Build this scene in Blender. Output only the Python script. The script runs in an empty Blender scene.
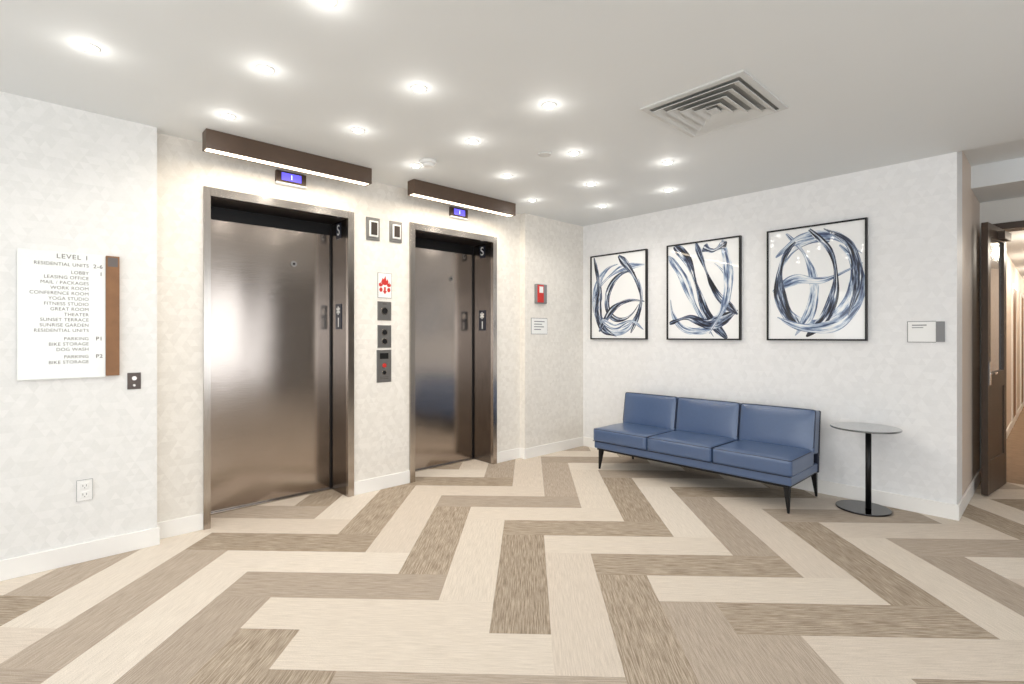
import bpy, bmesh, math, random
from mathutils import Vector, Matrix, Euler
random.seed(7)
scene=bpy.context.scene
COL=scene.collection
R=math.radians

# ---------------------------------------------------------------- materials
def srgb(r,g,b):
    def c(v):
        v/=255.0
        return v/12.92 if v<=0.04045 else ((v+0.055)/1.055)**2.4
    return (c(r),c(g),c(b),1.0)

def mat(name,col,rough=0.5,metal=0.0,noise=0.0,nscale=20.0,bump=0.0,spec=0.5,coat=0.0,aniso=0.0):
    m=bpy.data.materials.new(name); m.use_nodes=True
    nt=m.node_tree; b=nt.nodes['Principled BSDF']
    b.inputs['Roughness'].default_value=rough
    b.inputs['Metallic'].default_value=metal
    b.inputs['Specular IOR Level'].default_value=spec
    b.inputs['Coat Weight'].default_value=coat
    b.inputs['Coat Roughness'].default_value=0.02
    tc=nt.nodes.new('ShaderNodeTexCoord')
    n=nt.nodes.new('ShaderNodeTexNoise'); n.inputs['Scale'].default_value=nscale; n.inputs['Detail'].default_value=3
    nt.links.new(tc.outputs['Object'],n.inputs['Vector'])
    mx=nt.nodes.new('ShaderNodeMix'); mx.data_type='RGBA'
    mx.inputs[6].default_value=tuple(c*(1-noise) for c in col[:3])+(1,)
    mx.inputs[7].default_value=tuple(min(1,c*(1+noise)) for c in col[:3])+(1,)
    nt.links.new(n.outputs['Fac'],mx.inputs[0]); nt.links.new(mx.outputs[2],b.inputs['Base Color'])
    if bump>0:
        bp=nt.nodes.new('ShaderNodeBump'); bp.inputs['Strength'].default_value=bump; bp.inputs['Distance'].default_value=0.002
        nt.links.new(n.outputs['Fac'],bp.inputs['Height']); nt.links.new(bp.outputs['Normal'],b.inputs['Normal'])
    return m

def emis(name,col,strength):
    m=bpy.data.materials.new(name); m.use_nodes=True
    b=m.node_tree.nodes['Principled BSDF']
    b.inputs['Base Color'].default_value=col
    b.inputs['Emission Color'].default_value=col
    b.inputs['Emission Strength'].default_value=strength
    return m

def wallpaper(name,colA,colB,size=0.05,amount=1.0):
    m=bpy.data.materials.new(name); m.use_nodes=True
    nt=m.node_tree; N=nt.nodes; Lk=nt.links; b=N['Principled BSDF']
    b.inputs['Roughness'].default_value=0.55
    b.inputs['Specular IOR Level'].default_value=0.3
    def mth(op,a,bb=None):
        n=N.new('ShaderNodeMath'); n.operation=op
        for i,v in enumerate((a,bb)):
            if v is None: continue
            if isinstance(v,(int,float)): n.inputs[i].default_value=v
            else: Lk.new(v,n.inputs[i])
        return n.outputs[0]
    tc=N.new('ShaderNodeTexCoord'); sp=N.new('ShaderNodeSeparateXYZ'); Lk.new(tc.outputs['Object'],sp.inputs[0])
    u=mth('MULTIPLY',mth('ADD',sp.outputs[0],sp.outputs[1]),1/size)
    v=mth('MULTIPLY',sp.outputs[2],1/(size*0.866))
    a=mth('SUBTRACT',u,mth('MULTIPLY',v,0.5))
    ia=mth('FLOOR',a); iv=mth('FLOOR',v)
    t=mth('GREATER_THAN',mth('ADD',mth('FRACT',a),mth('FRACT',v)),1.0)
    cb=N.new('ShaderNodeCombineXYZ'); Lk.new(ia,cb.inputs[0]); Lk.new(iv,cb.inputs[1]); Lk.new(t,cb.inputs[2])
    wn=N.new('ShaderNodeTexWhiteNoise'); wn.noise_dimensions='3D'; Lk.new(cb.outputs[0],wn.inputs['Vector'])
    n1=N.new('ShaderNodeTexNoise'); n1.inputs['Scale'].default_value=14; n1.inputs['Detail'].default_value=5
    Lk.new(tc.outputs['Object'],n1.inputs['Vector'])
    n2=N.new('ShaderNodeTexNoise'); n2.inputs['Scale'].default_value=80; n2.inputs['Detail'].default_value=3
    Lk.new(tc.outputs['Object'],n2.inputs['Vector'])
    f=mth('ADD',mth('MULTIPLY',wn.outputs['Value'],0.55),mth('ADD',mth('MULTIPLY',n1.outputs['Fac'],0.2),mth('MULTIPLY',n2.outputs['Fac'],0.5)))
    f=mth('ADD',mth('MULTIPLY',mth('SUBTRACT',f,0.62),1.4*amount),0.5)
    mx=N.new('ShaderNodeMix'); mx.data_type='RGBA'; mx.inputs[6].default_value=colA; mx.inputs[7].default_value=colB
    Lk.new(f,mx.inputs[0]); Lk.new(mx.outputs[2],b.inputs['Base Color'])
    return m

def steel(name,col,rough,streak=(1,1,60),bumpy=0.25,wave=0.0):
    m=bpy.data.materials.new(name); m.use_nodes=True
    nt=m.node_tree; N=nt.nodes; Lk=nt.links; b=N['Principled BSDF']
    b.inputs['Metallic'].default_value=1.0
    tc=N.new('ShaderNodeTexCoord'); mp=N.new('ShaderNodeMapping'); mp.inputs['Scale'].default_value=streak
    Lk.new(tc.outputs['Object'],mp.inputs['Vector'])
    n=N.new('ShaderNodeTexNoise'); n.inputs['Scale'].default_value=6; n.inputs['Detail'].default_value=5
    Lk.new(mp.outputs[0],n.inputs['Vector'])
    mr=N.new('ShaderNodeMapRange'); mr.inputs[3].default_value=rough-0.04; mr.inputs[4].default_value=rough+0.07
    Lk.new(n.outputs['Fac'],mr.inputs[0]); Lk.new(mr.outputs[0],b.inputs['Roughness'])
    mx=N.new('ShaderNodeMix'); mx.data_type='RGBA'
    mx.inputs[6].default_value=tuple(c*0.86 for c in col[:3])+(1,); mx.inputs[7].default_value=tuple(min(1,c*1.12) for c in col[:3])+(1,)
    Lk.new(n.outputs['Fac'],mx.inputs[0]); Lk.new(mx.outputs[2],b.inputs['Base Color'])
    bp=N.new('ShaderNodeBump'); bp.inputs['Strength'].default_value=bumpy; bp.inputs['Distance'].default_value=0.001
    Lk.new(n.outputs['Fac'],bp.inputs['Height'])
    if wave>0:
        mp3=N.new('ShaderNodeMapping'); mp3.inputs['Scale'].default_value=(1,1.6,0.35); Lk.new(tc.outputs['Object'],mp3.inputs['Vector'])
        n3=N.new('ShaderNodeTexNoise'); n3.inputs['Scale'].default_value=2.2; n3.inputs['Detail'].default_value=0
        Lk.new(mp3.outputs[0],n3.inputs['Vector'])
        b2=N.new('ShaderNodeBump'); b2.inputs['Strength'].default_value=wave; b2.inputs['Distance'].default_value=0.03
        Lk.new(n3.outputs['Fac'],b2.inputs['Height']); Lk.new(bp.outputs['Normal'],b2.inputs['Normal'])
        Lk.new(b2.outputs['Normal'],b.inputs['Normal'])
    else:
        Lk.new(bp.outputs['Normal'],b.inputs['Normal'])
    return m

def carpet(name):
    m=bpy.data.materials.new(name); m.use_nodes=True
    nt=m.node_tree; N=nt.nodes; Lk=nt.links; b=N['Principled BSDF']
    b.inputs['Roughness'].default_value=1.0; b.inputs['Specular IOR Level'].default_value=0.05
    at=N.new('ShaderNodeAttribute'); at.attribute_name='tone'
    uv=N.new('ShaderNodeUVMap'); uv.uv_map='UVMap'
    mp=N.new('ShaderNodeMapping'); mp.inputs['Scale'].default_value=(8,180,1)
    Lk.new(uv.outputs[0],mp.inputs[0])
    n=N.new('ShaderNodeTexNoise'); n.inputs['Scale'].default_value=1.0; n.inputs['Detail'].default_value=4; n.inputs['Roughness'].default_value=0.65
    Lk.new(mp.outputs[0],n.inputs['Vector'])
    mr=N.new('ShaderNodeMapRange'); mr.inputs[1].default_value=0.38; mr.inputs[2].default_value=0.62
    Lk.new(n.outputs['Fac'],mr.inputs[0])
    def mixc(fac,a,bc):
        x=N.new('ShaderNodeMix'); x.data_type='RGBA'
        for i,v in ((0,fac),(6,a),(7,bc)):
            if isinstance(v,(int,float)) : x.inputs[i].default_value=v
            elif isinstance(v,tuple): x.inputs[i].default_value=v
            else: Lk.new(v,x.inputs[i])
        return x.outputs[2]
    dk=N.new('ShaderNodeMix'); dk.data_type='RGBA'; dk.blend_type='MULTIPLY'; dk.inputs[0].default_value=1.0
    Lk.new(at.outputs['Color'],dk.inputs[6]); dk.inputs[7].default_value=(0.44,0.405,0.37,1)
    inv=N.new('ShaderNodeMath'); inv.operation='SUBTRACT'; inv.inputs[0].default_value=1.0; Lk.new(mr.outputs[0],inv.inputs[1])
    k=N.new('ShaderNodeMath'); k.operation='MULTIPLY'; Lk.new(inv.outputs[0],k.inputs[0]); Lk.new(at.outputs['Alpha'],k.inputs[1])
    c=mixc(k.outputs[0],at.outputs['Color'],dk.outputs[2])
    n2=N.new('ShaderNodeTexNoise'); n2.inputs['Scale'].default_value=240; tc=N.new('ShaderNodeTexCoord'); Lk.new(tc.outputs['Object'],n2.inputs['Vector'])
    pm=N.new('ShaderNodeMapRange'); pm.inputs[3].default_value=0.74; pm.inputs[4].default_value=1.26; Lk.new(n2.outputs['Fac'],pm.inputs[0])
    sc=N.new('ShaderNodeVectorMath'); sc.operation='SCALE'; Lk.new(c,sc.inputs[0]); Lk.new(pm.outputs[0],sc.inputs['Scale'])
    Lk.new(sc.outputs[0],b.inputs['Base Color'])
    bp=N.new('ShaderNodeBump'); bp.inputs['Strength'].default_value=0.5; bp.inputs['Distance'].default_value=0.003
    Lk.new(n2.outputs['Fac'],bp.inputs['Height']); Lk.new(bp.outputs['Normal'],b.inputs['Normal'])
    return m

def brush_mat(name,c0,c1,c2,lo=0.40):
    m=bpy.data.materials.new(name); m.use_nodes=True
    nt=m.node_tree; N=nt.nodes; Lk=nt.links; b=N['Principled BSDF']
    b.inputs['Roughness'].default_value=0.6; b.inputs['Coat Weight'].default_value=0.6; b.inputs['Coat Roughness'].default_value=0.03
    uv=N.new('ShaderNodeUVMap'); uv.uv_map='UVMap'
    mp=N.new('ShaderNodeMapping'); mp.inputs['Scale'].default_value=(1.1,2.8,1); Lk.new(uv.outputs[0],mp.inputs[0])
    n=N.new('ShaderNodeTexNoise'); n.inputs['Scale'].default_value=1.3; n.inputs['Detail'].default_value=4; n.inputs['Roughness'].default_value=0.6
    Lk.new(mp.outputs[0],n.inputs['Vector'])
    cr=N.new('ShaderNodeValToRGB'); e=cr.color_ramp.elements
    e[0].position=lo; e[0].color=c0; e[1].position=lo+0.07; e[1].color=c1
    x=e.new(lo+0.14); x.color=c2; y=e.new(lo+0.20); y.color=(0.86,0.88,0.89,1)
    Lk.new(n.outputs['Fac'],cr.inputs[0]); Lk.new(cr.outputs[0],b.inputs['Base Color'])
    return m

M_left=wallpaper('wallpaper_cool',srgb(226,226,223),srgb(243,242,240),0.05,0.6)
M_elev=wallpaper('wallpaper_warm',srgb(224,219,211),srgb(243,239,232),0.05,0.65)
M_back=wallpaper('wallpaper_back',srgb(229,229,229),srgb(244,244,244),0.06,0.55)
M_plain=mat('plain_wall_paint',srgb(224,222,217),0.6,noise=0.02)
M_reflpanel=mat('reflection_panel_brown',srgb(78,60,48),0.5,noise=0.35,nscale=5)  # dark brown for the added panels mirrored in the elevator doors
M_paint=mat('beige_paint',srgb(216,201,187),0.6,noise=0.03)
M_ceil=mat('ceiling_paint',srgb(230,233,234),0.7,noise=0.01,nscale=3)
M_base=mat('white_trim_paint',srgb(244,242,238),0.4,noise=0.01)
M_white=mat('white_plastic',srgb(240,240,238),0.35,noise=0.01)
M_door=steel('brushed_steel_door',srgb(176,166,158),0.14,(1,1.0,45),0.22,0.16)
M_casing=steel('brushed_steel_casing',srgb(188,181,174),0.18,(20,20,1),0.1)
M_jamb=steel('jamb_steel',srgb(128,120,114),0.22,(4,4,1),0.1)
M_plate=steel('steel_plate',srgb(150,148,146),0.35,(30,30,2),0.1)
M_darkst=steel('dark_steel',srgb(92,84,80),0.35,(4,4,1),0.1)
M_bronze=mat('dark_bronze',srgb(74,60,50),0.4,0.1,noise=0.15)
M_barcol=mat('bronze_wood_veneer',srgb(84,66,53),0.45,0.0,noise=0.2,nscale=8)
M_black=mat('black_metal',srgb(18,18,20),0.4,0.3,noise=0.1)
M_dark=mat('dark_void',srgb(20,20,22),0.8)
M_glassblk=mat('smoked_glass',srgb(74,78,78),0.06,0.0,spec=0.9,coat=1.0)
M_lite=mat('door_glass_lite',srgb(140,150,156),0.08,0.0,spec=0.9,coat=1.0)
M_wood=mat('walnut_wood',srgb(136,96,62),0.5,noise=0.25,nscale=14)
M_acryl=mat('frosted_acrylic',srgb(242,245,242),0.25,noise=0.01,coat=0.3)
M_ink=mat('sign_lettering',srgb(105,98,95),0.6)
M_red=mat('red_enamel',srgb(200,48,42),0.4)
M_grey=mat('grey_plastic',srgb(132,132,134),0.45)
M_blackp=mat('black_plaque',srgb(22,26,44),0.4)
M_leather=mat('blue_leather',srgb(76,97,132),0.28,noise=0.06,nscale=40,bump=0.08,spec=0.75)
M_leatherd=mat('blue_leather_piping',srgb(26,33,52),0.45)
M_paper=mat('art_paper',srgb(245,246,246),0.6,coat=0.6)
M_brA=brush_mat('ink_dark',srgb(10,12,22),srgb(44,56,86),srgb(134,152,178),0.43)
M_brB=brush_mat('ink_blue',srgb(54,70,106),srgb(116,138,172),srgb(194,207,222),0.39)
M_lens=emis('lamp_lens',(1,0.97,0.92,1),25)
M_led=emis('led_strip',(1,0.86,0.66,1),4)
M_blue=emis('blue_display',(0.12,0.10,0.75,1),1.4)
M_warm=emis('corridor_lamp',(1,0.88,0.7,1),4)
M_carpet=carpet('plank_carpet')
M_carp2=mat('corridor_carpet',srgb(150,126,104),0.95,noise=0.3,nscale=12)
M_vent=mat('vent_grey_metal',srgb(208,209,207),0.4,noise=0.02)
M_ventd=mat('vent_shadow_metal',srgb(165,165,162),0.6)

# ---------------------------------------------------------------- mesh helpers
def empty(name,loc=(0,0,0)):
    e=bpy.data.objects.new(name,None); COL.objects.link(e); e.location=loc; e.empty_display_size=0.1
    return e
def finish(name,bm,mats,parent=None,smooth=False,bevel=0,seg=2):
    me=bpy.data.meshes.new(name); bm.normal_update(); bm.to_mesh(me); bm.free()
    for m in (mats if isinstance(mats,(list,tuple)) else [mats]): me.materials.append(m)
    ob=bpy.data.objects.new(name,me); COL.objects.link(ob)
    if smooth:
        for p in me.polygons: p.use_smooth=True
    if bevel>0:
        md=ob.modifiers.new('bevel','BEVEL'); md.width=bevel; md.segments=seg; md.limit_method='ANGLE'
    if parent: ob.parent=parent; ob.matrix_parent_inverse=Matrix.Translation(-Vector(parent.location))
    return ob
def addbox(bm,x0,x1,y0,y1,z0,z1,mi=0):
    v=[bm.verts.new((x,y,z)) for x in (x0,x1) for y in (y0,y1) for z in (z0,z1)]
    for idx in ((0,1,3,2),(4,6,7,5),(0,4,5,1),(2,3,7,6),(0,2,6,4),(1,5,7,3)):
        f=bm.faces.new([v[i] for i in idx]); f.material_index=mi
def boxes(name,lst,mats,parent=None,bevel=0,seg=2):
    bm=bmesh.new()
    for b in lst:
        addbox(bm,*b[:6],mi=(b[6] if len(b)>6 else 0))
    bmesh.ops.recalc_face_normals(bm,faces=bm.faces)
    return finish(name,bm,mats,parent,bevel=bevel,seg=seg)
def cyl(name,c,r0,r1,h,m,parent=None,axis='Z',seg=40,bevel=0,smooth=True):
    bm=bmesh.new()
    bmesh.ops.create_cone(bm,cap_ends=True,cap_tris=False,segments=seg,radius1=r0,radius2=r1,depth=h)
    rot={'Z':Matrix(),'X':Matrix.Rotation(R(90),4,'Y'),'Y':Matrix.Rotation(R(90),4,'X')}[axis]
    bmesh.ops.transform(bm,matrix=Matrix.Translation(c)@rot,verts=bm.verts)
    ob=finish(name,bm,m,parent,bevel=bevel)
    if smooth:
        for p in ob.data.polygons: p.use_smooth=len(p.vertices)==4
    return ob
def text(name,s,loc,size,m,parent,face='X',align='RIGHT',bold=0.0,wide=1.0,track=1.0):
    cu=bpy.data.curves.new(name,'FONT'); cu.body=s; cu.size=size; cu.align_x=align; cu.align_y='CENTER'; cu.extrude=0.0003; cu.offset=bold
    cu.space_character=track
    cu.materials.append(m)
    o=bpy.data.objects.new(name,cu); COL.objects.link(o)
    o.rotation_euler=(R(90),0,R(90)) if face=='X' else (R(90),0,0)
    o.location=loc; o.scale=(wide,1,1)
    o.parent=parent; o.matrix_parent_inverse=Matrix.Translation(-Vector(parent.location))
    return o

# ---------------------------------------------------------------- dimensions
XL=-4.05; XE=-4.15; XC=-4.07; YB=5.02; ZC=2.74
XDR=-4.47; HEAD=2.37
Y1=(0.877,0.921,1.952,2.006); Y2=(2.561,2.615,3.584,3.635)
XR=-0.524; YD=6.6; EX=3.6; SY=-3.4

# ---------------------------------------------------------------- floor
def build_floor():
    w=0.285; L=1.17
    C=(-0.47,2.64)
    va=Vector((1,1,0))/math.sqrt(2); vb=Vector((-1,1,0))/math.sqrt(2)
    bm=bmesh.new(); uvl=bm.loops.layers.uv.new('UVMap'); cl=bm.loops.layers.float_color.new('tone')
    rnd=random.Random(11)
    light=[srgb(230,219,205),srgb(225,213,199),srgb(234,224,211)]
    brown=[srgb(200,185,167),srgb(194,179,161)]
    taupe=[srgb(198,184,169),srgb(192,178,163)]
    # (j,k,kind): kind 0 = plank lying across, 1 = plank running away
    force={(0,-2,0):'L',(-1,-1,1):'B',(0,-5,1):'T',(0,-3,0):'T',(0,0,0):'T',(0,0,1):'B',(0,-2,1):'B',(-1,0,1):'T',
           (1,-4,0):'B',(0,-4,1):'B',(1,-6,0):'B',(1,-2,1):'B',(1,0,1):'T',(1,-2,0):'B',(1,0,0):'T',(0,-6,1):'T'}
    def plank(a0,a1,b0,b1,col,alpha,horizontal):
        cx_=va*((a0+a1)/2)+vb*((b0+b1)/2)
        if not (-6<cx_.x<5 and -5<cx_.y<8): return
        pts=[(a0,b0),(a1,b0),(a1,b1),(a0,b1)]
        vs=[bm.verts.new(va*p[0]+vb*p[1]) for p in pts]
        f=bm.faces.new(vs); o=(rnd.uniform(0,50),rnd.uniform(0,50))
        for l,p in zip(f.loops,pts):
            u,v=(p[0],p[1]) if horizontal else (p[1],p[0])
            l[uvl].uv=(u+o[0],v+o[1]); l[cl]=(col[0],col[1],col[2],alpha)
    for j in range(-9,10):
        for k in range(-22,23):
            ox=C[0]+k*(-w)+j*(L-w); oy=C[1]+k*w+j*(L+w)
            for kind in (0,1):
                r=rnd.random()
                t=force.get((j,k,kind),('B' if r<0.5 else 'T') if k%2==0 else 'L')
                if t=='B': col,al=rnd.choice(brown),0.9
                elif t=='T': col,al=rnd.choice(taupe),0.5
                else: col,al=rnd.choice(light),0.26
                if kind==0: plank(ox-L,ox,oy,oy+w,col,al,True)
                else: plank(ox-w,ox,oy+w,oy+w+L,col,al,False)
    for co,no in (((-4.8,0,0),(-1,0,0)),((EX+0.1,0,0),(1,0,0)),((0,SY-0.1,0),(0,-1,0)),((0,YD+0.06,0),(0,1,0))):
        geom=bm.verts[:]+bm.edges[:]+bm.faces[:]
        bmesh.ops.bisect_plane(bm,geom=geom,plane_co=co,plane_no=no,clear_outer=True)
    for f in bm.faces:
        if f.normal.z<0: f.normal_flip()
    return finish('floor',bm,M_carpet)
build_floor()
boxes('floor_slab',[(-4.9,EX+0.3,SY-0.3,17,-0.15,-0.004)],M_carp2)
boxes('floor_corridor',[(-0.6,1.5,YD+0.06,16.5,-0.004,0.0)],M_carp2)

# ---------------------------------------------------------------- ceiling
boxes('ceiling',[(-4.9,EX+0.2,SY-0.2,YB,ZC,ZC+0.2),(-4.9,XR-0.3,YB,YD+0.2,ZC,ZC+0.2),
                 (XR-0.3,EX+0.2,YB,5.9,2.83,2.95),(XR-0.3,EX+0.2,5.9,YD+0.1,2.64,2.95)],M_ceil)
boxes('ceiling_corridor',[(-0.6,1.5,YD+0.1,16.5,2.5,2.6)],M_ceil)

# ---------------------------------------------------------------- walls
boxes('wall_west',[(XL-0.6,XL,SY,0.592,0,ZC)],M_left)
boxes('wall_elevator',[(-4.75,XE,0.592,Y1[0]+0.02,0,ZC),(-4.75,XE,Y1[3]-0.02,Y2[0]+0.02,0,ZC),(-4.75,XE,Y2[3]-0.02,4.0,0,ZC),
                       (-4.75,XE,Y1[0]+0.02,Y1[3]-0.02,HEAD+0.03,ZC),(-4.75,XE,Y2[0]+0.02,Y2[3]-0.02,HEAD+0.03,ZC)],M_elev)
boxes('wall_shaft',[(-4.95,-4.76,0.5,4.1,0,ZC)],M_dark)
boxes('wall_west_corner',[(-4.75,XC,4.0,YB,0,ZC)],M_elev)
boxes('wall_north',[(-4.75,XR-0.3,YB,YB+0.3,0,ZC),(XR-0.3,XR,YB,YB+0.3,0,2.83)],M_back)
boxes('wall_return',[(XR-0.3,XR,YB+0.3,YD,0,2.83)],M_paint)
boxes('wall_door',[(-1.2,-0.46,YD,YD+0.15,0,2.64),(-0.46,0.95,YD,YD+0.15,2.40,2.64),(0.95,EX,YD,YD+0.15,0,2.64)],M_plain)
boxes('trim_door_frame',[(-0.50,-0.44,YD-0.03,YD+0.18,0,2.36),(0.93,0.99,YD-0.03,YD+0.18,0,2.36),(-0.50,0.99,YD-0.03,YD+0.18,2.36,2.42)],M_bronze)
boxes('wall_corridor_west',[(-0.7,-0.5,YD+0.15,16.5,0,2.5)],M_paint)
boxes('wall_corridor_east',[(1.3,1.5,YD+0.15,16.5,0,2.5)],M_paint)
boxes('wall_corridor_end',[(-0.7,1.5,16.5,16.7,0,2.5)],M_paint)
boxes('baseboard_corridor',[(-0.5,-0.485,YD+0.2,16.5,0,0.1)],M_base)
def window_wall(axis,name,pos,a0,a1,openings,zs,zt,m):
    lst=[];prev=a0
    for (o0,o1) in openings:
        lst.append((prev,o0,0,ZC+0.1)); lst.append((o0,o1,0,zs)); lst.append((o0,o1,zt,ZC+0.1)); prev=o1
    lst.append((prev,a1,0,ZC+0.1))
    if axis=='E': bl=[(pos,pos+0.2,p[0],p[1],p[2],p[3]) for p in lst]
    else: bl=[(p[0],p[1],pos-0.2,pos,p[2],p[3]) for p in lst]
    boxes(name,bl,m)
E_open=[(-2.8,-0.6),(-0.2,1.9),(2.3,3.7)]
S_open=[(-3.6,-1.4),(-0.8,1.2),(1.6,3.2)]
ZS,ZT=0.35,2.45
window_wall('E','wall_east',EX,SY,YD,E_open,ZS,ZT,M_plain)
boxes('door_reflection_panel',[(EX-0.03,EX,3.85,4.6,0,ZC),(EX-0.03,EX,5.2,YD,0,ZC)],M_reflpanel)  # unseen dark panels, added to give the steel doors contrast in their reflections
window_wall('S','wall_south',SY,-4.6,EX,S_open,ZS,ZT,M_plain)
n=0
for axis,ops in (('E',E_open),('S',S_open)):
    for (o0,o1) in ops:
        n+=1
        e=empty('window_%d'%n,(EX,(o0+o1)/2,1.4) if axis=='E' else ((o0+o1)/2,SY,1.4))
        mid=(o0+o1)/2; z0,z1=ZS,ZT; t=0.05
        if axis=='E':
            bl=[(EX,EX+.08,o0,o0+t,z0,z1),(EX,EX+.08,o1-t,o1,z0,z1),(EX+.002,EX+.078,o0+t,o1-t,z0,z0+t),(EX+.002,EX+.078,o0+t,o1-t,z1-t,z1),(EX,EX+.08,mid-t/2,mid+t/2,z0+t,z1-t)]
        else:
            bl=[(o0,o0+t,SY-.08,SY,z0,z1),(o1-t,o1,SY-.08,SY,z0,z1),(o0+t,o1-t,SY-.078,SY-.002,z0,z0+t),(o0+t,o1-t,SY-.078,SY-.002,z1-t,z1),(mid-t/2,mid+t/2,SY-.08,SY,z0+t,z1-t)]
        boxes('frame',bl,M_bronze,e)
        L=bpy.data.lights.new('window_daylight','AREA'); L.shape='RECTANGLE'; L.size=o1-o0; L.size_y=2.1
        L.energy=(o1-o0)*21; L.color=(0.93,0.965,1.0)
        lo=bpy.data.objects.new('window_daylight_%d'%n,L); COL.objects.link(lo)
        if axis=='E': lo.location=(EX+0.12,mid,1.4); lo.rotation_euler=(0,R(90),0); L.size,L.size_y=2.1,o1-o0
        else: lo.location=(mid,SY-0.12,1.4); lo.rotation_euler=(R(90),0,0)
        lo.parent=e; lo.matrix_parent_inverse=Matrix.Translation(-Vector(e.location))

# baseboards
bh=0.115; bt=0.014
def baseb(name,lst): boxes(name,lst,M_base,bevel=0.003)
baseb('baseboard_west',[(XL,XL+bt,SY,0.592+bt,0,bh)])
baseb('baseboard_elevator',[(XE,XE+bt,0.592,Y1[0],0,bh),(XE,XE+bt,Y1[3],Y2[0],0,bh),(XE,XE+bt,Y2[3],4.0,0,bh)])
baseb('baseboard_corner',[(XC,XC+bt,4.0-bt,YB,0,bh),(XE,XC,4.0-bt,4.0,0,bh)])
baseb('baseboard_north',[(XC,XR+bt,YB-bt,YB,0,bh)])
baseb('baseboard_return',[(XR,XR+bt,YB,YD-0.03,0,bh)])

# ---------------------------------------------------------------- elevators
def elevator(Y):
    e=empty('elevator',(XDR,(Y[0]+Y[3])/2,0))
    f=0.022
    boxes('door_casing',[(XE-0.02,XE+f,Y[0],Y[1],0,HEAD+0.06),(XE-0.02,XE+f,Y[2],Y[3],0,HEAD+0.06),(XE-0.02,XE+f,Y[1]+0.0005,Y[2]-0.0005,HEAD,HEAD+0.06)],M_casing,e)
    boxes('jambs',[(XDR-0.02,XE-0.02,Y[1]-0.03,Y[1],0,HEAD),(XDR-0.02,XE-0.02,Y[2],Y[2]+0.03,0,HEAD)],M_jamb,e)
    boxes('jamb_stop',[(XDR,XDR+0.012,Y[2]-0.012,Y[2],0.009,HEAD)],M_black,e)
    boxes('head_lining',[(XDR-0.02,XE-0.02,Y[1],Y[2],HEAD,HEAD+0.028)],M_darkst,e)
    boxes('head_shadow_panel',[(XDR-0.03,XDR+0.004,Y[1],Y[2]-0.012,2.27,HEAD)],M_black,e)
    boxes('door_panel',[(XDR-0.04,XDR,Y[1],Y[2],0.010,HEAD)],M_door,e)
    boxes('sill',[(XDR-0.05,XDR+0.035,Y[1],Y[2],-0.002,0.008)],M_casing,e)
    yk=Y[1]+(Y[2]-Y[1])*0.68
    cyl('release_keyhole_ring',(XDR+0.004,yk,1.985),0.026,0.026,0.01,M_plate,e,'X')
    cyl('release_keyhole',(XDR+0.010,yk,1.985),0.010,0.010,0.004,M_black,e,'X')
    xm=(XDR+XE)/2
    boxes('jamb_floor_plaque',[(xm-0.055,xm+0.055,Y[2]-0.005,Y[2],1.43,1.65)],M_blackp,e)
    for a in (0,60,120):
        bm=bmesh.new(); addbox(bm,-0.036,0.036,-0.0015,0.0015,-0.007,0.007)
        bmesh.ops.transform(bm,matrix=Matrix.Translation((xm,Y[2]-0.006,1.592))@Matrix.Rotation(R(a+90),4,'Y'),verts=bm.verts)
        finish('star_bar',bm,M_white,e)
    text('jamb_floor_number','1',(xm+0.005,Y[2]-0.0065,1.485),0.11,M_white,e,'Y','CENTER',0.003)
    boxes('jamb_upper_plaque',[(xm-0.045,xm+0.045,Y[2]-0.004,Y[2],2.22,2.355)],M_blackp,e)
    text('jamb_upper_letter','S',(xm,Y[2]-0.0055,2.29),0.13,M_white,e,'Y','CENTER',0.001)
    return e
elevator(Y1); elevator(Y2)

def indicator(y0,y1,z0,z1):
    e=empty('floor_indicator',(XE,(y0+y1)/2,(z0+z1)/2))
    boxes('housing',[(XE-0.01,XE+0.03,y0,y1,z0,z1)],M_barcol,e,bevel=0.004)
    boxes('lower_trim',[(XE-0.01,XE+0.034,y0,y1,z0-0.014,z0)],M_white,e)
    boxes('display',[(XE+0.03,XE+0.033,y0+0.04,y1-0.04,z0+0.018,z1-0.014)],M_blue,e)
    text('display_digit','1',(XE+0.0345,(y0+y1)/2,(z0+z1)/2),0.05,emis('display_digit_glow',(0.6,0.7,1,1),3),e,'X','CENTER')
indicator(1.365,1.595,2.565,2.655); indicator(3.02,3.235,2.565,2.655)

def linear_light(y0,y1):
    e=empty('linear_ceiling_light',(-3.9,(y0+y1)/2,ZC))
    x0,x1=-3.945,-3.84; zb=2.615; t=0.008
    boxes('housing_front',[(x1-t,x1,y0,y1,zb,ZC-0.001)],M_barcol,e,bevel=0.0015)
    boxes('housing_back',[(x0,x0+t,y0,y1,zb,ZC-0.001)],M_barcol,e)
    boxes('housing_ends',[(x0+t,x1-t,y0,y0+t,zb,ZC-0.001),(x0+t,x1-t,y1-t,y1,zb,ZC-0.001)],M_barcol,e)
    boxes('gear_tray',[(x0+t,x1-t,y0+t,y1-t,zb+0.03,ZC-0.002)],M_barcol,e)
    boxes('led_diffuser',[(x0+0.012,x1-0.022,y0+0.012,y1-0.012,zb+0.002,zb+0.02)],M_led,e)
    boxes('bottom_rim',[(x1-0.022,x1-t,y0+t,y1-t,zb+0.001,zb+0.005)],M_barcol,e)
    L=bpy.data.lights.new('led_glow','AREA'); L.shape='RECTANGLE'; L.size=0.07; L.size_y=y1-y0-0.04; L.energy=6.5; L.color=(1,0.85,0.66)
    lo=bpy.data.objects.new('led_glow',L); COL.objects.link(lo); lo.location=((x0+x1)/2-0.005,(y0+y1)/2,zb-0.003)
    lo.parent=e; lo.matrix_parent_inverse=Matrix.Translation(-Vector(e.location))
linear_light(0.83,2.02); linear_light(2.42,3.64)

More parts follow.
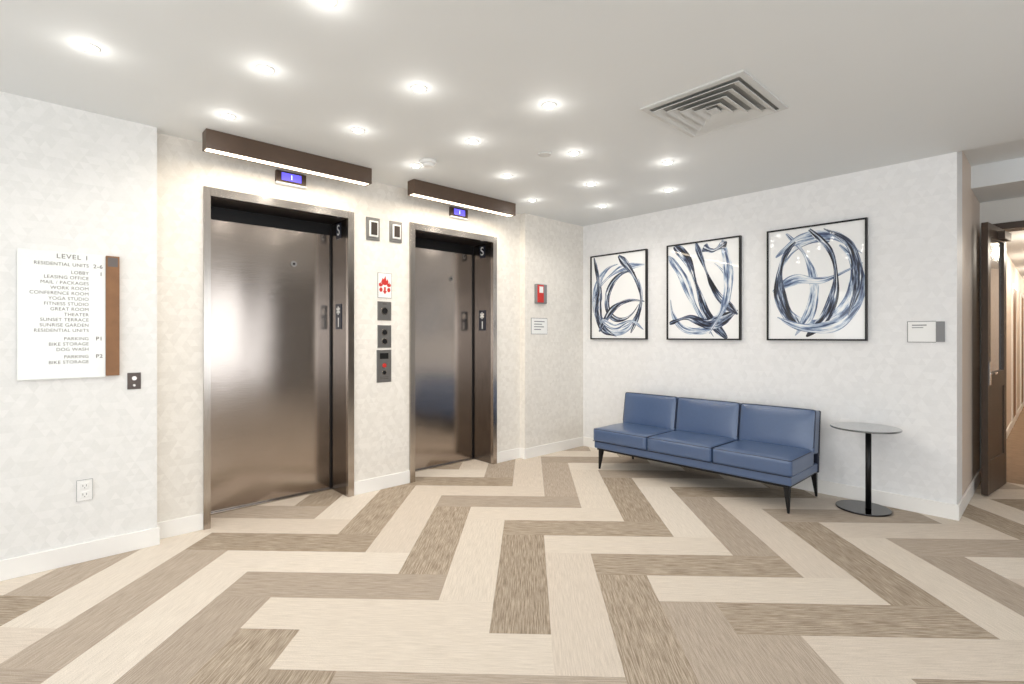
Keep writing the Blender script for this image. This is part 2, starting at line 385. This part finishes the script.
def lantern(y0,y1,z0,z1):
    e=empty('hall_lantern',(XE,(y0+y1)/2,(z0+z1)/2))
    boxes('plate',[(XE-0.005,XE+0.012,y0,y1,z0,z1)],M_plate,e,bevel=0.003)
    ym=(y0+y1)/2; w=(y1-y0)*0.32
    boxes('hood',[(XE+0.012,XE+0.03,ym-w,ym+w,z0+0.03,z1-0.03)],M_white,e,bevel=0.004)
    boxes('lens',[(XE+0.03,XE+0.033,ym-w*0.7,ym+w*0.7,z0+0.045,z1-0.045)],M_darkst,e)
lantern(2.125,2.255,2.215,2.415); lantern(2.355,2.48,2.225,2.415)

e=empty('fire_safety_sign',(XE,2.307,1.82))
boxes('backing',[(XE-0.004,XE+0.004,2.238,2.376,1.711,1.936)],M_grey,e)
boxes('plate',[(XE+0.004,XE+0.006,2.242,2.372,1.715,1.932)],M_white,e)
def flat_shape(name,pts,x,m,par):
    bm=bmesh.new(); bm.faces.new([bm.verts.new((x,p[0],p[1])) for p in pts])
    r=bmesh.ops.extrude_face_region(bm,geom=bm.faces[:]); bmesh.ops.translate(bm,vec=(0.001,0,0),verts=[v for v in r['geom'] if isinstance(v,bmesh.types.BMVert)])
    bmesh.ops.recalc_face_normals(bm,faces=bm.faces)
    return finish(name,bm,m,par)
def flame(cy_,cz,s):
    pts=[(-.5,-.2),(-.35,-.5),(0,-.6),(.35,-.5),(.5,-.15),(.38,.2),(.2,-.02),(.08,.6),(-.15,.15),(-.35,.3)]
    return [(cy_+p[0]*s,cz+p[1]*s) for p in pts]
flat_shape('flame_mark',flame(2.307,1.868,0.07),XE+0.0062,M_red,e)
for yy in (2.266,2.348):
    flat_shape('flame_mark',flame(yy,1.835,0.040),XE+0.0062,M_red,e)
def hexa(cy_,cz,ry,rz): return [(cy_+ry*math.cos(R(a)),cz+rz*math.sin(R(a))) for a in range(0,360,60)]
for yy in (2.268,2.346): flat_shape('red_mark',hexa(yy,1.785,0.017,0.022),XE+0.0062,M_red,e)
flat_shape('red_arrow',[(2.298,1.81),(2.316,1.81),(2.316,1.775),(2.328,1.775),(2.307,1.745),(2.286,1.775),(2.298,1.775)],XE+0.0062,M_red,e)

def station(name,y0,y1,z0,z1,kind):
    e=empty(name,(XE,(y0+y1)/2,(z0+z1)/2)); ym=(y0+y1)/2; h=z1-z0
    boxes('plate',[(XE-0.004,XE+0.006,y0,y1,z0,z1)],M_plate,e,bevel=0.002)
    def knob(z,r,m=M_black):
        cyl('button_ring',(XE+0.008,ym,z),r*1.35,r*1.35,0.006,M_casing,e,'X',24); cyl('button',(XE+0.012,ym,z),r,r,0.006,m,e,'X',24)
    if kind==0: knob(z0+h*.5,0.026); boxes('engraving',[(XE+0.006,XE+0.007,ym-0.02,ym+0.02,z1-.026,z1-.018)],M_ink,e)
    if kind==1: knob(z0+h*.68,0.022); knob(z0+h*.28,0.022)
    if kind==2:
        boxes('inset_screen',[(XE+0.006,XE+0.008,y0+.03,y1-.03,z0+h*.72,z0+h*.9)],M_black,e)
        knob(z0+h*.52,0.018,M_red); knob(z0+h*.3,0.016)
        boxes('engraving',[(XE+0.006,XE+0.007,y0+.03,y1-.03,z0+h*.10,z0+h*.12),(XE+0.006,XE+0.007,y0+.03,y1-.03,z0+h*.15,z0+h*.17)],M_ink,e)
station('elevator_key_switch',2.236,2.372,1.51,1.68,0)
station('elevator_call_station',2.236,2.372,1.265,1.468,1)
station('elevator_fire_service_panel',2.228,2.372,0.955,1.246,2)

e=empty('fire_alarm_strobe',(XC,4.23,1.85))
boxes('back_box',[(XC-0.01,XC+0.04,4.15,4.32,1.74,1.96)],M_grey,e,bevel=0.008)
boxes('red_face',[(XC+0.04,XC+0.055,4.155,4.25,1.75,1.95)],M_red,e,bevel=0.005)
boxes('strobe_lens',[(XC+0.055,XC+0.062,4.175,4.23,1.86,1.93)],M_white,e)
e=empty('stair_notice_sign',(XC,4.23,1.48))
boxes('backing',[(XC,XC+0.004,4.095,4.36,1.39,1.575)],M_grey,e)
boxes('plate',[(XC+0.004,XC+0.006,4.10,4.355,1.395,1.57)],M_white,e)
boxes('text_lines',[(XC+0.006,XC+0.007,4.14,4.31,1.53,1.54),(XC+0.006,XC+0.007,4.14,4.27,1.50,1.51),(XC+0.006,XC+0.007,4.14,4.30,1.47,1.48),(XC+0.006,XC+0.007,4.14,4.25,1.44,1.45)],M_grey,e)

# ---------------------------------------------------------------- directory sign
e=empty('directory_sign',(XL,0.16,1.49))
boxes('panel',[(XL+0.008,XL+0.018,-0.069,0.325,1.118,1.870)],M_acryl,e,bevel=0.001)
boxes('standoffs',[(XL,XL+0.008,-0.04,0.0,1.15,1.19),(XL,XL+0.008,-0.04,0.0,1.80,1.84)],M_casing,e)
boxes('wood_strip',[(XL,XL+0.03,0.326,0.393,1.124,1.866)],M_wood,e,bevel=0.002)
boxes('strip_cap',[(XL+0.03,XL+0.031,0.335,0.384,1.80,1.856)],M_ink,e)
def zz(v): return 1.743-(v-275)*0.006115
xt=XL+0.0185
text('heading','LEVEL 1',(xt,0.245,zz(259.0)),0.038,M_ink,e,wide=1.05,track=1.12)
rows=[('RESIDENTIAL UNITS',266.6),('LOBBY',274),('LEASING OFFICE',279.2),('MAIL / PACKAGES',284.4),('WORK ROOM',289.5),('CONFERENCE ROOM',294.6),('YOGA STUDIO',299.8),('FITNESS STUDIO',304.9),('GREAT ROOM',310),('THEATER',315.2),('SUNSET TERRACE',320.3),('SUNRISE GARDEN',325.5),('RESIDENTIAL UNITS',330.7),('PARKING',338.8),('BIKE STORAGE',344),('DOG WASH',349.2),('PARKING',356.4),('BIKE STORAGE',361.6)]
for s,v in rows: text('row',s,(xt,0.245,zz(v)),0.0275,M_ink,e,wide=0.95,track=1.06)
for s,v in (('2-6',266.6),('1',274),('P1',338.8),('P2',356.4)): text('row_level',s,(xt,0.311,zz(v)),0.032,M_ink,e,bold=0.0003,wide=1.0,track=1.1)

e=empty('wall_key_switch',(XL,0.47,1.08))
boxes('plate',[(XL,XL+0.006,0.435,0.505,1.03,1.135)],M_darkst,e,bevel=0.002)
cyl('barrel',(XL+0.009,0.47,1.10),0.013,0.013,0.008,M_casing,e,'X',24)
cyl('indicator',(XL+0.008,0.47,1.055),0.007,0.007,0.005,M_casing,e,'X',20)
e=empty('power_outlet',(XL,0.226,0.433))
boxes('plate',[(XL+0.003,XL+0.008,0.19,0.262,0.372,0.495)],M_white,e)
boxes('plate_edge',[(XL,XL+0.003,0.188,0.264,0.370,0.497)],M_grey,e)
for z in (0.408,0.460):
    boxes('receptacle',[(XL+0.006,XL+0.011,0.207,0.245,z-0.018,z+0.018)],M_white,e,bevel=0.003)
    boxes('slots',[(XL+0.011,XL+0.0115,0.216,0.219,z-0.004,z+0.009),(XL+0.011,XL+0.0115,0.233,0.236,z-0.004,z+0.009),(XL+0.011,XL+0.0115,0.2235,0.2285,z-0.013,z-0.008)],M_grey,e)

e=empty('room_sign',(-0.70,YB,1.40))
boxes('backing',[(-0.82,-0.645,YB-0.004,YB,1.32,1.485)],M_grey,e)
boxes('plate',[(-0.815,-0.645,YB-0.008,YB-0.004,1.325,1.48)],M_white,e)
boxes('metal_strip',[(-0.645,-0.592,YB-0.012,YB,1.325,1.48)],M_grey,e,bevel=0.002)
boxes('text_lines',[(-0.79,-0.70,YB-0.009,YB-0.008,1.45,1.458),(-0.79,-0.72,YB-0.009,YB-0.008,1.432,1.438)],M_grey,e)

# ---------------------------------------------------------------- art
def catmull(P,n=18):
    out=[]
    Q=[P[0]]+P+[P[-1]]
    for i in range(1,len(Q)-2):
        p0,p1,p2,p3=[Vector(q) for q in Q[i-1:i+3]]
        for k in range(n):
            t=k/n
            out.append(0.5*((2*p1)+(-p0+p2)*t+(2*p0-5*p1+4*p2-p3)*t*t+(-p0+3*p1-3*p2+p3)*t**3))
    out.append(Vector(P[-1])); return out
def art(x0,x1,strokes,seed):
    z0,z1=1.33,2.343; rnd=random.Random(seed)
    e=empty('framed_abstract_art',((x0+x1)/2,YB,(z0+z1)/2))
    f=0.014; d=0.035
    boxes('frame',[(x0,x0+f,YB-d,YB,z0,z1),(x1-f,x1,YB-d,YB,z0,z1),(x0+f,x1-f,YB-d,YB,z0,z0+f),(x0+f,x1-f,YB-d,YB,z1-f,z1)],M_black,e)
    boxes('paper',[(x0+f,x1-f,YB-0.022,YB-0.001,z0+f,z1-f)],M_paper,e)
    X0,X1,Z0,Z1=x0+f,x1-f,z0+f,z1-f
    for si,(pts,w,kind) in enumerate(strokes):
        w*=0.92
        c=catmull([(p[0],p[1]) for p in pts]); m=len(c); bm=bmesh.new(); uvl=bm.loops.layers.uv.new('UVMap')
        y=YB-0.0222-0.00025*(si+1); o=rnd.uniform(0,30); rows=[]
        ln=0; NV=5; ph=rnd.uniform(0,6); ph2=rnd.uniform(0,6)
        for i,p in enumerate(c):
            a=c[max(0,i-1)]; b=c[min(m-1,i+1)]
            a2=Vector((a.x*(X1-X0),a.y*(Z1-Z0))); b2=Vector((b.x*(X1-X0),b.y*(Z1-Z0)))
            t=(b2-a2).normalized(); nn=Vector((-t.y,t.x)); s=i/(m-1)
            ww=w*(0.70+0.35*math.sin(ph+s*6.0)+0.10*math.sin(ph2+s*17))*min(1,0.35+6*s)*min(1,0.15+5*(1-s))
            P2=Vector((X0+p.x*(X1-X0),Z0+p.y*(Z1-Z0)))
            ln+=(b2-a2).length/2
            row=[]
            for q in range(NV):
                off=(q/(NV-1)-0.5)*ww
                g=P2+nn*off
                row.append((bm.verts.new((min(max(g.x,X0),X1),y,min(max(g.y,Z0),Z1))),(ln*3+o,q/(NV-1)+o)))
            rows.append(row)
        for i in range(m-1):
            for q in range(NV-1):
                vs=[rows[i][q],rows[i+1][q],rows[i+1][q+1],rows[i][q+1]]
                try: fc=bm.faces.new([v[0] for v in vs])
                except ValueError: continue
                for l,v in zip(fc.loops,vs): l[uvl].uv=v[1]
        finish('brush_stroke',bm,M_brA if kind else M_brB,e)
def ring(cx_,cy_,rx,ry,a0,a1,n=10,tilt=0):
    o=[]
    for i in range(n+1):
        a=R(a0+(a1-a0)*i/n); x=rx*math.cos(a); y=ry*math.sin(a); t=R(tilt)
        o.append((cx_+x*math.cos(t)-y*math.sin(t),cy_+x*math.sin(t)+y*math.cos(t)))
    return o
art(-3.932,-3.146,[
 (ring(.50,.48,.43,.40,80,380,14,10),.11,0),
 ([(.02,.45),(.20,.66),(.55,.82),(.98,.84)],.08,0),
 ([(.05,.99),(.15,.62),(.12,.35),(.22,.12),(.48,.02)],.12,1),
 (ring(.62,.50,.34,.26,30,300,10,30),.08,1),
 ([(.15,.08),(.4,.34),(.7,.44),(.98,.42)],.08,1),
 ([(.52,.98),(.80,.72),(.92,.42),(.74,.06)],.09,1),
 ([(.2,.22),(.45,.13),(.75,.20),(.96,.10)],.08,0),
 ],1)
art(-2.897,-2.108,[
 ([(.0,.90),(.22,.66),(.40,.34),(.66,.02)],.10,0),
 (ring(.45,.44,.42,.36,160,400,10,20),.09,0),
 ([(.10,1.0),(.30,.82),(.44,.52),(.58,.24),(.84,.0)],.14,1),
 ([(.02,.16),(.30,.22),(.62,.15),(.98,.28)],.12,1),
 ([(.42,1.0),(.54,.74),(.70,.46),(.98,.24)],.10,1),
 ([(.78,1.0),(.86,.62),(.80,.32),(.60,.05)],.10,0),
 ([(.52,.95),(.66,.90),(.84,.97)],.10,1),
 ],2)
art(-1.865,-1.08,[
 (ring(.52,.50,.41,.38,70,415,16,0),.14,0),
 ([(.20,.97),(.40,.76),(.50,.5),(.46,.24),(.30,.03)],.09,0),
 ([(.08,.76),(.35,.90),(.7,.90),(.97,.72)],.09,0),
 ([(.05,.44),(.3,.54),(.6,.52),(.98,.64)],.09,0),
 ([(.45,.98),(.67,.76),(.72,.48),(.62,.2),(.42,.02)],.10,1),
 (ring(.48,.50,.36,.43,110,250,8,8),.11,1),
 ([(.10,.20),(.4,.10),(.75,.13),(.97,.32)],.10,0),
 ([(.60,.97),(.86,.80),(.93,.48),(.84,.2)],.08,1),
 ],3)

# ---------------------------------------------------------------- sofa
def cushion(name,c,h,r,bulge,m,parent,tilt=0,pivot=None,N=12):
    bm=bmesh.new(); bmesh.ops.create_cube(bm,size=2)
    bmesh.ops.subdivide_edges(bm,edges=bm.edges[:],cuts=N,use_grid_fill=True)
    for v in bm.verts:
        p=[math.copysign(abs(q)**0.5,q) if abs(q)<0.9999 else q for q in v.co]
        P=[p[i]*h[i] for i in range(3)]
        Q=[max(-(h[i]-r),min(h[i]-r,P[i])) for i in range(3)]
        d=Vector(P)-Vector(Q)
        if d.length>1e-6: d=d.normalized()*r
        co=Vector(Q)+d
        for i in range(3):
            if abs(p[i])>0.999:
                j,k=[q for q in range(3) if q!=i]
                co[i]+=math.copysign(bulge[i]*(1-p[j]**4)*(1-p[k]**4),p[i])
        v.co=co
    M=Matrix.Translation(c)
    if tilt:
        M=Matrix.Translation(pivot)@Matrix.Rotation(tilt,4,'X')@Matrix.Translation(Vector(c)-Vector(pivot))
    bmesh.ops.transform(bm,matrix=M,verts=bm.verts)
    return finish(name,bm,m,parent,smooth=True)
def welt(name,pts,r,m,parent):
    cu=bpy.data.curves.new(name,'CURVE'); cu.dimensions='3D'; cu.bevel_depth=r; cu.bevel_resolution=2
    sp=cu.splines.new('POLY'); sp.points.add(len(pts)-1); sp.use_cyclic_u=True
    for p,q in zip(sp.points,pts): p.co=(q[0],q[1],q[2],1)
    cu.materials.append(m); o=bpy.data.objects.new(name,cu); COL.objects.link(o)
    o.parent=parent; o.matrix_parent_inverse=Matrix.Translation(-Vector(parent.location))
sofa=empty('sofa',(-2.35,4.55,0))
sx0,sx1=-3.30,-1.395; W3=(sx1-sx0)/3
boxes('base_rail',[(sx0+0.01,sx1-0.01,4.235,4.90,0.215,0.29)],M_leather,sofa,bevel=0.012,seg=3)
boxes('under_frame',[(sx0+0.03,sx1-0.03,4.26,4.88,0.195,0.216)],M_black,sofa)
def rrect(a0,a1,b0,b1,r=0.018):
    o=[]
    for ca,cb,s in ((a1-r,b1-r,0),(a0+r,b1-r,90),(a0+r,b0+r,180),(a1-r,b0+r,270)):
        for t in (0,30,60,90): o.append((ca+r*math.cos(R(s+t)),cb+r*math.sin(R(s+t))))
    return o
for i in range(3):
    cx_=sx0+W3*(i+.5); a0=sx0+W3*i+0.004; a1=sx0+W3*(i+1)-0.004
    cushion('seat_cushion_%d'%(i+1),(cx_,4.49,0.352),(W3/2-0.004,0.27,0.066),0.020,(0.0,0.008,0.014),M_leather,sofa)
    cushion('back_cushion_%d'%(i+1),(cx_,4.80,0.56),(W3/2-0.004,0.062,0.185),0.018,(0.0,0.018,0.004),M_leather,sofa,R(-9),(cx_,4.80,0.38))
    welt('seat_welt_%d'%(i+1),[(p[0],p[1],0.411) for p in rrect(a0+.004,a1-.004,4.226,4.70)],0.0035,M_leatherd,sofa)
    Mx=Matrix.Translation((cx_,4.80,.38))@Matrix.Rotation(R(-9),4,'X')@Matrix.Translation((-cx_,-4.80,-.38))
    welt('back_welt_%d'%(i+1),[tuple(Mx@Vector((p[0],4.744,p[1]))) for p in rrect(a0+.004,a1-.004,0.42,0.741)],0.0035,M_leatherd,sofa)
    boxes('rail_seam_%d'%(i+1),[(a0,a1,4.222,4.232,0.286,0.291)],M_leatherd,sofa)
bm=bmesh.new(); addbox(bm,sx0,sx1,4.868,4.893,0.21,0.735)
bmesh.ops.transform(bm,matrix=Matrix.Translation((0,4.86,.38))@Matrix.Rotation(R(-5),4,'X')@Matrix.Translation((0,-4.86,-.38)),verts=bm.verts)
finish('back_shell',bm,M_leatherd,sofa,bevel=0.01)
def leg(x,y,sx,sy):
    bm=bmesh.new(); t=[(-.022,-.022),(.022,-.022),(.022,.022),(-.022,.022)]
    top=[bm.verts.new((x+a,y+b,0.20)) for a,b in t]
    bot=[bm.verts.new((x+a*.36+sx*.014,y+b*.36+sy*.014,0.0)) for a,b in t]
    bm.faces.new(top); bm.faces.new(bot[::-1])
    for i in range(4): bm.faces.new((bot[i],bot[(i+1)%4],top[(i+1)%4],top[i]))
    bmesh.ops.recalc_face_normals(bm,faces=bm.faces)
    finish('leg',bm,M_black,sofa,bevel=0.003)
leg(sx0+.07,4.28,-1,-1); leg(sx1-.05,4.27,1,-1); leg(sx0+.07,4.86,-1,1); leg(sx1-.04,4.87,1,1)

# ---------------------------------------------------------------- side table
tb=empty('side_table',(-1.06,4.78,0))
cyl('base_disc',(-1.065,4.80,0.008),0.185,0.185,0.014,steel('table_base_steel',srgb(80,80,82),0.15,(1,1,1),0.0),tb,bevel=0.003,seg=64)
cyl('stem',(-1.03,4.80,0.325),0.020,0.020,0.63,M_black,tb)
cyl('stem_collar',(-1.03,4.80,0.636),0.05,0.05,0.01,M_black,tb)
cyl('top_disc',(-1.045,4.77,0.650),0.235,0.235,0.014,M_glassblk,tb,bevel=0.004,seg=72)

# ---------------------------------------------------------------- ceiling fixtures
spots=[(-3.142,.19),(-2.785,.868),(-3.537,.884),(-2.04,.87),(-2.417,1.555),(-3.187,1.576),(-2.069,2.233),(-2.82,2.25),(-3.53,2.24),
       (-2.484,2.956),(-3.23,2.96),(-2.11,3.65),(-2.885,3.67),(-3.63,3.67),(-2.51,4.35),(-3.287,4.38),(-2.4,.19)]
for (x,y) in spots:
    e=empty('recessed_downlight',(x,y,ZC))
    bm=bmesh.new()
    prof=[(0.046,0),(0.046,-0.003),(0.036,-0.006),(0.028,-0.003),(0.026,0.0)]
    rows_=[[bm.verts.new((x+r*math.cos(a*math.tau/28),y+r*math.sin(a*math.tau/28),ZC+z)) for a in range(28)] for r,z in prof]
    for i in range(len(prof)-1):
        for a in range(28): bm.faces.new((rows_[i][a],rows_[i][(a+1)%28],rows_[i+1][(a+1)%28],rows_[i+1][a]))
    bmesh.ops.recalc_face_normals(bm,faces=bm.faces)
    finish('trim_ring',bm,M_white,e,smooth=True)
    cyl('lens',(x,y,ZC-0.005),0.026,0.020,0.010,M_lens,e,seg=24)
    def lamp(kind,en,z):
        L=bpy.data.lights.new('lamp',kind); L.energy=en; L.shadow_soft_size=0.025; L.color=(1,0.96,0.89)
        if kind=='SPOT': L.spot_size=R(150); L.spot_blend=0.6
        lo=bpy.data.objects.new('lamp',L); COL.objects.link(lo); lo.location=(x,y,ZC-z)
        lo.parent=e; lo.matrix_parent_inverse=Matrix.Translation(-Vector(e.location))
    lamp('POINT',0.42,0.075); lamp('SPOT',8.5,0.03)
e=empty('smoke_detector',(-3.378,2.256,ZC))
cyl('base',(-3.378,2.256,ZC-0.012),0.062,0.066,0.024,M_white,e); cyl('dome',(-3.378,2.256,ZC-0.036),0.036,0.052,0.024,M_white,e)
e=empty('sprinkler_cover',(-2.647,2.81,ZC))
cyl('plate',(-2.647,2.81,ZC-0.005),0.045,0.05,0.01,M_vent,e)

vx0,vx1,vy0,vy1=-1.72,-1.11,2.665,3.295
e=empty('ceiling_air_vent',((vx0+vx1)/2,(vy0+vy1)/2,ZC))
def sqring(name,i0,i1,za,zb,m):
    bm=bmesh.new()
    def loop(i,z): return [bm.verts.new(p) for p in ((vx0+i,vy0+i,z),(vx1-i,vy0+i,z),(vx1-i,vy1-i,z),(vx0+i,vy1-i,z))]
    a=loop(i0,za); b=loop(i1,zb)
    for k in range(4): bm.faces.new((a[k],a[(k+1)%4],b[(k+1)%4],b[k]))
    o=finish(name,bm,m,e); md=o.modifiers.new('s','SOLIDIFY'); md.thickness=0.003
sqring('flange',0.0,0.035,ZC-0.008,ZC-0.010,M_vent)
sqring('flange_edge',0.0,0.0005,ZC,ZC-0.010,M_vent)
boxes('back_plate',[(vx0+.02,vx1-.02,vy0+.02,vy1-.02,ZC-0.003,ZC-0.001)],M_ventd,e)
for k in range(4):
    i=0.045+k*0.060
    sqring('louver_%d'%(k+1),i,i+0.044,ZC-0.026,ZC-0.006,M_vent)
boxes('center_plate',[(vx0+.275,vx1-.275,vy0+.275,vy1-.275,ZC-0.026,ZC-0.022)],M_vent,e)

# ---------------------------------------------------------------- corridor door leaf
e=empty('door_1',(-0.40,6.5,0))
p0=Vector((-0.44,5.93,0)); p1=Vector((-0.36,6.57,0)); ang=math.atan2(p1.y-p0.y,p1.x-p0.x); Ln=(p1-p0).length
def leafbox(name,lst,m):
    bm=bmesh.new()
    for b in lst: addbox(bm,*b)
    bmesh.ops.recalc_face_normals(bm,faces=bm.faces)
    bmesh.ops.transform(bm,matrix=Matrix.Translation(p0)@Matrix.Rotation(ang,4,'Z'),verts=bm.verts)
    return finish(name,bm,m,e,bevel=0.002)
leafbox('stiles_and_rails',[(0,.09,-.022,.022,.01,2.34),(Ln-.09,Ln,-.022,.022,.01,2.34),(.09,Ln-.09,-.022,.022,.01,.30),(.09,Ln-.09,-.022,.022,2.22,2.34),(.09,Ln-.09,-.022,.022,.92,1.06)],M_bronze)
leafbox('glass_lite',[(.09,Ln-.09,-.004,.004,1.06,2.22)],M_lite)
leafbox('lower_panel',[(.09,Ln-.09,-.014,.014,.30,.92)],M_bronze)
leafbox('lever_plate',[(.02,.07,-.032,-.022,.95,1.15)],M_casing)
leafbox('lever',[(.03,.13,-.06,-.045,1.04,1.06),(.03,.05,-.06,-.03,1.04,1.06)],M_casing)
leafbox('closer_box',[(Ln-.32,Ln-.08,-.07,-.022,2.23,2.30)],M_bronze)

for i,y in enumerate((8.2,10.2,12.2,14.2)):
    e=empty('corridor_ceiling_light',(0.1,y,2.5))
    cyl('shade',(0.1,y,2.47),0.16,0.18,0.06,M_warm,e)
    cyl('rim',(0.1,y,2.495),0.19,0.19,0.012,M_bronze,e)
    L=bpy.data.lights.new('lamp','POINT'); L.energy=26; L.shadow_soft_size=0.12; L.color=(1,0.91,0.78)
    lo=bpy.data.objects.new('lamp',L); COL.objects.link(lo); lo.location=(0.1,y,2.35)
    lo.parent=e; lo.matrix_parent_inverse=Matrix.Translation(-Vector(e.location))
for k,y in enumerate((8.8,11.2,13.6)):
    e=empty('door_%d'%(k+2),(-0.5,y,0))
    boxes('frame',[(-.5,-.48,y-.5,y-.44,0,2.1),(-.5,-.48,y+.44,y+.5,0,2.1),(-.5,-.48,y-.5,y+.5,2.1,2.16)],M_base,e)
    boxes('leaf',[(-.5,-.49,y-.44,y+.44,0.01,2.1)],M_wood,e)

# ---------------------------------------------------------------- world + camera
w=bpy.data.worlds.new('world'); scene.world=w; w.use_nodes=True
w.node_tree.nodes['Background'].inputs[0].default_value=(0.85,0.92,1.0,1); w.node_tree.nodes['Background'].inputs[1].default_value=1.0

cam=bpy.data.cameras.new('camera'); co=bpy.data.objects.new('camera',cam); COL.objects.link(co)
co.location=(0,0,1.37); co.rotation_euler=(R(90),0,R(46.95))
cam.sensor_width=36; cam.lens=18; cam.shift_y=-6/1024; cam.clip_start=0.05
scene.camera=co
scene.view_settings.view_transform='Standard'
scene.view_settings.look='None'
scene.view_settings.exposure=0.0
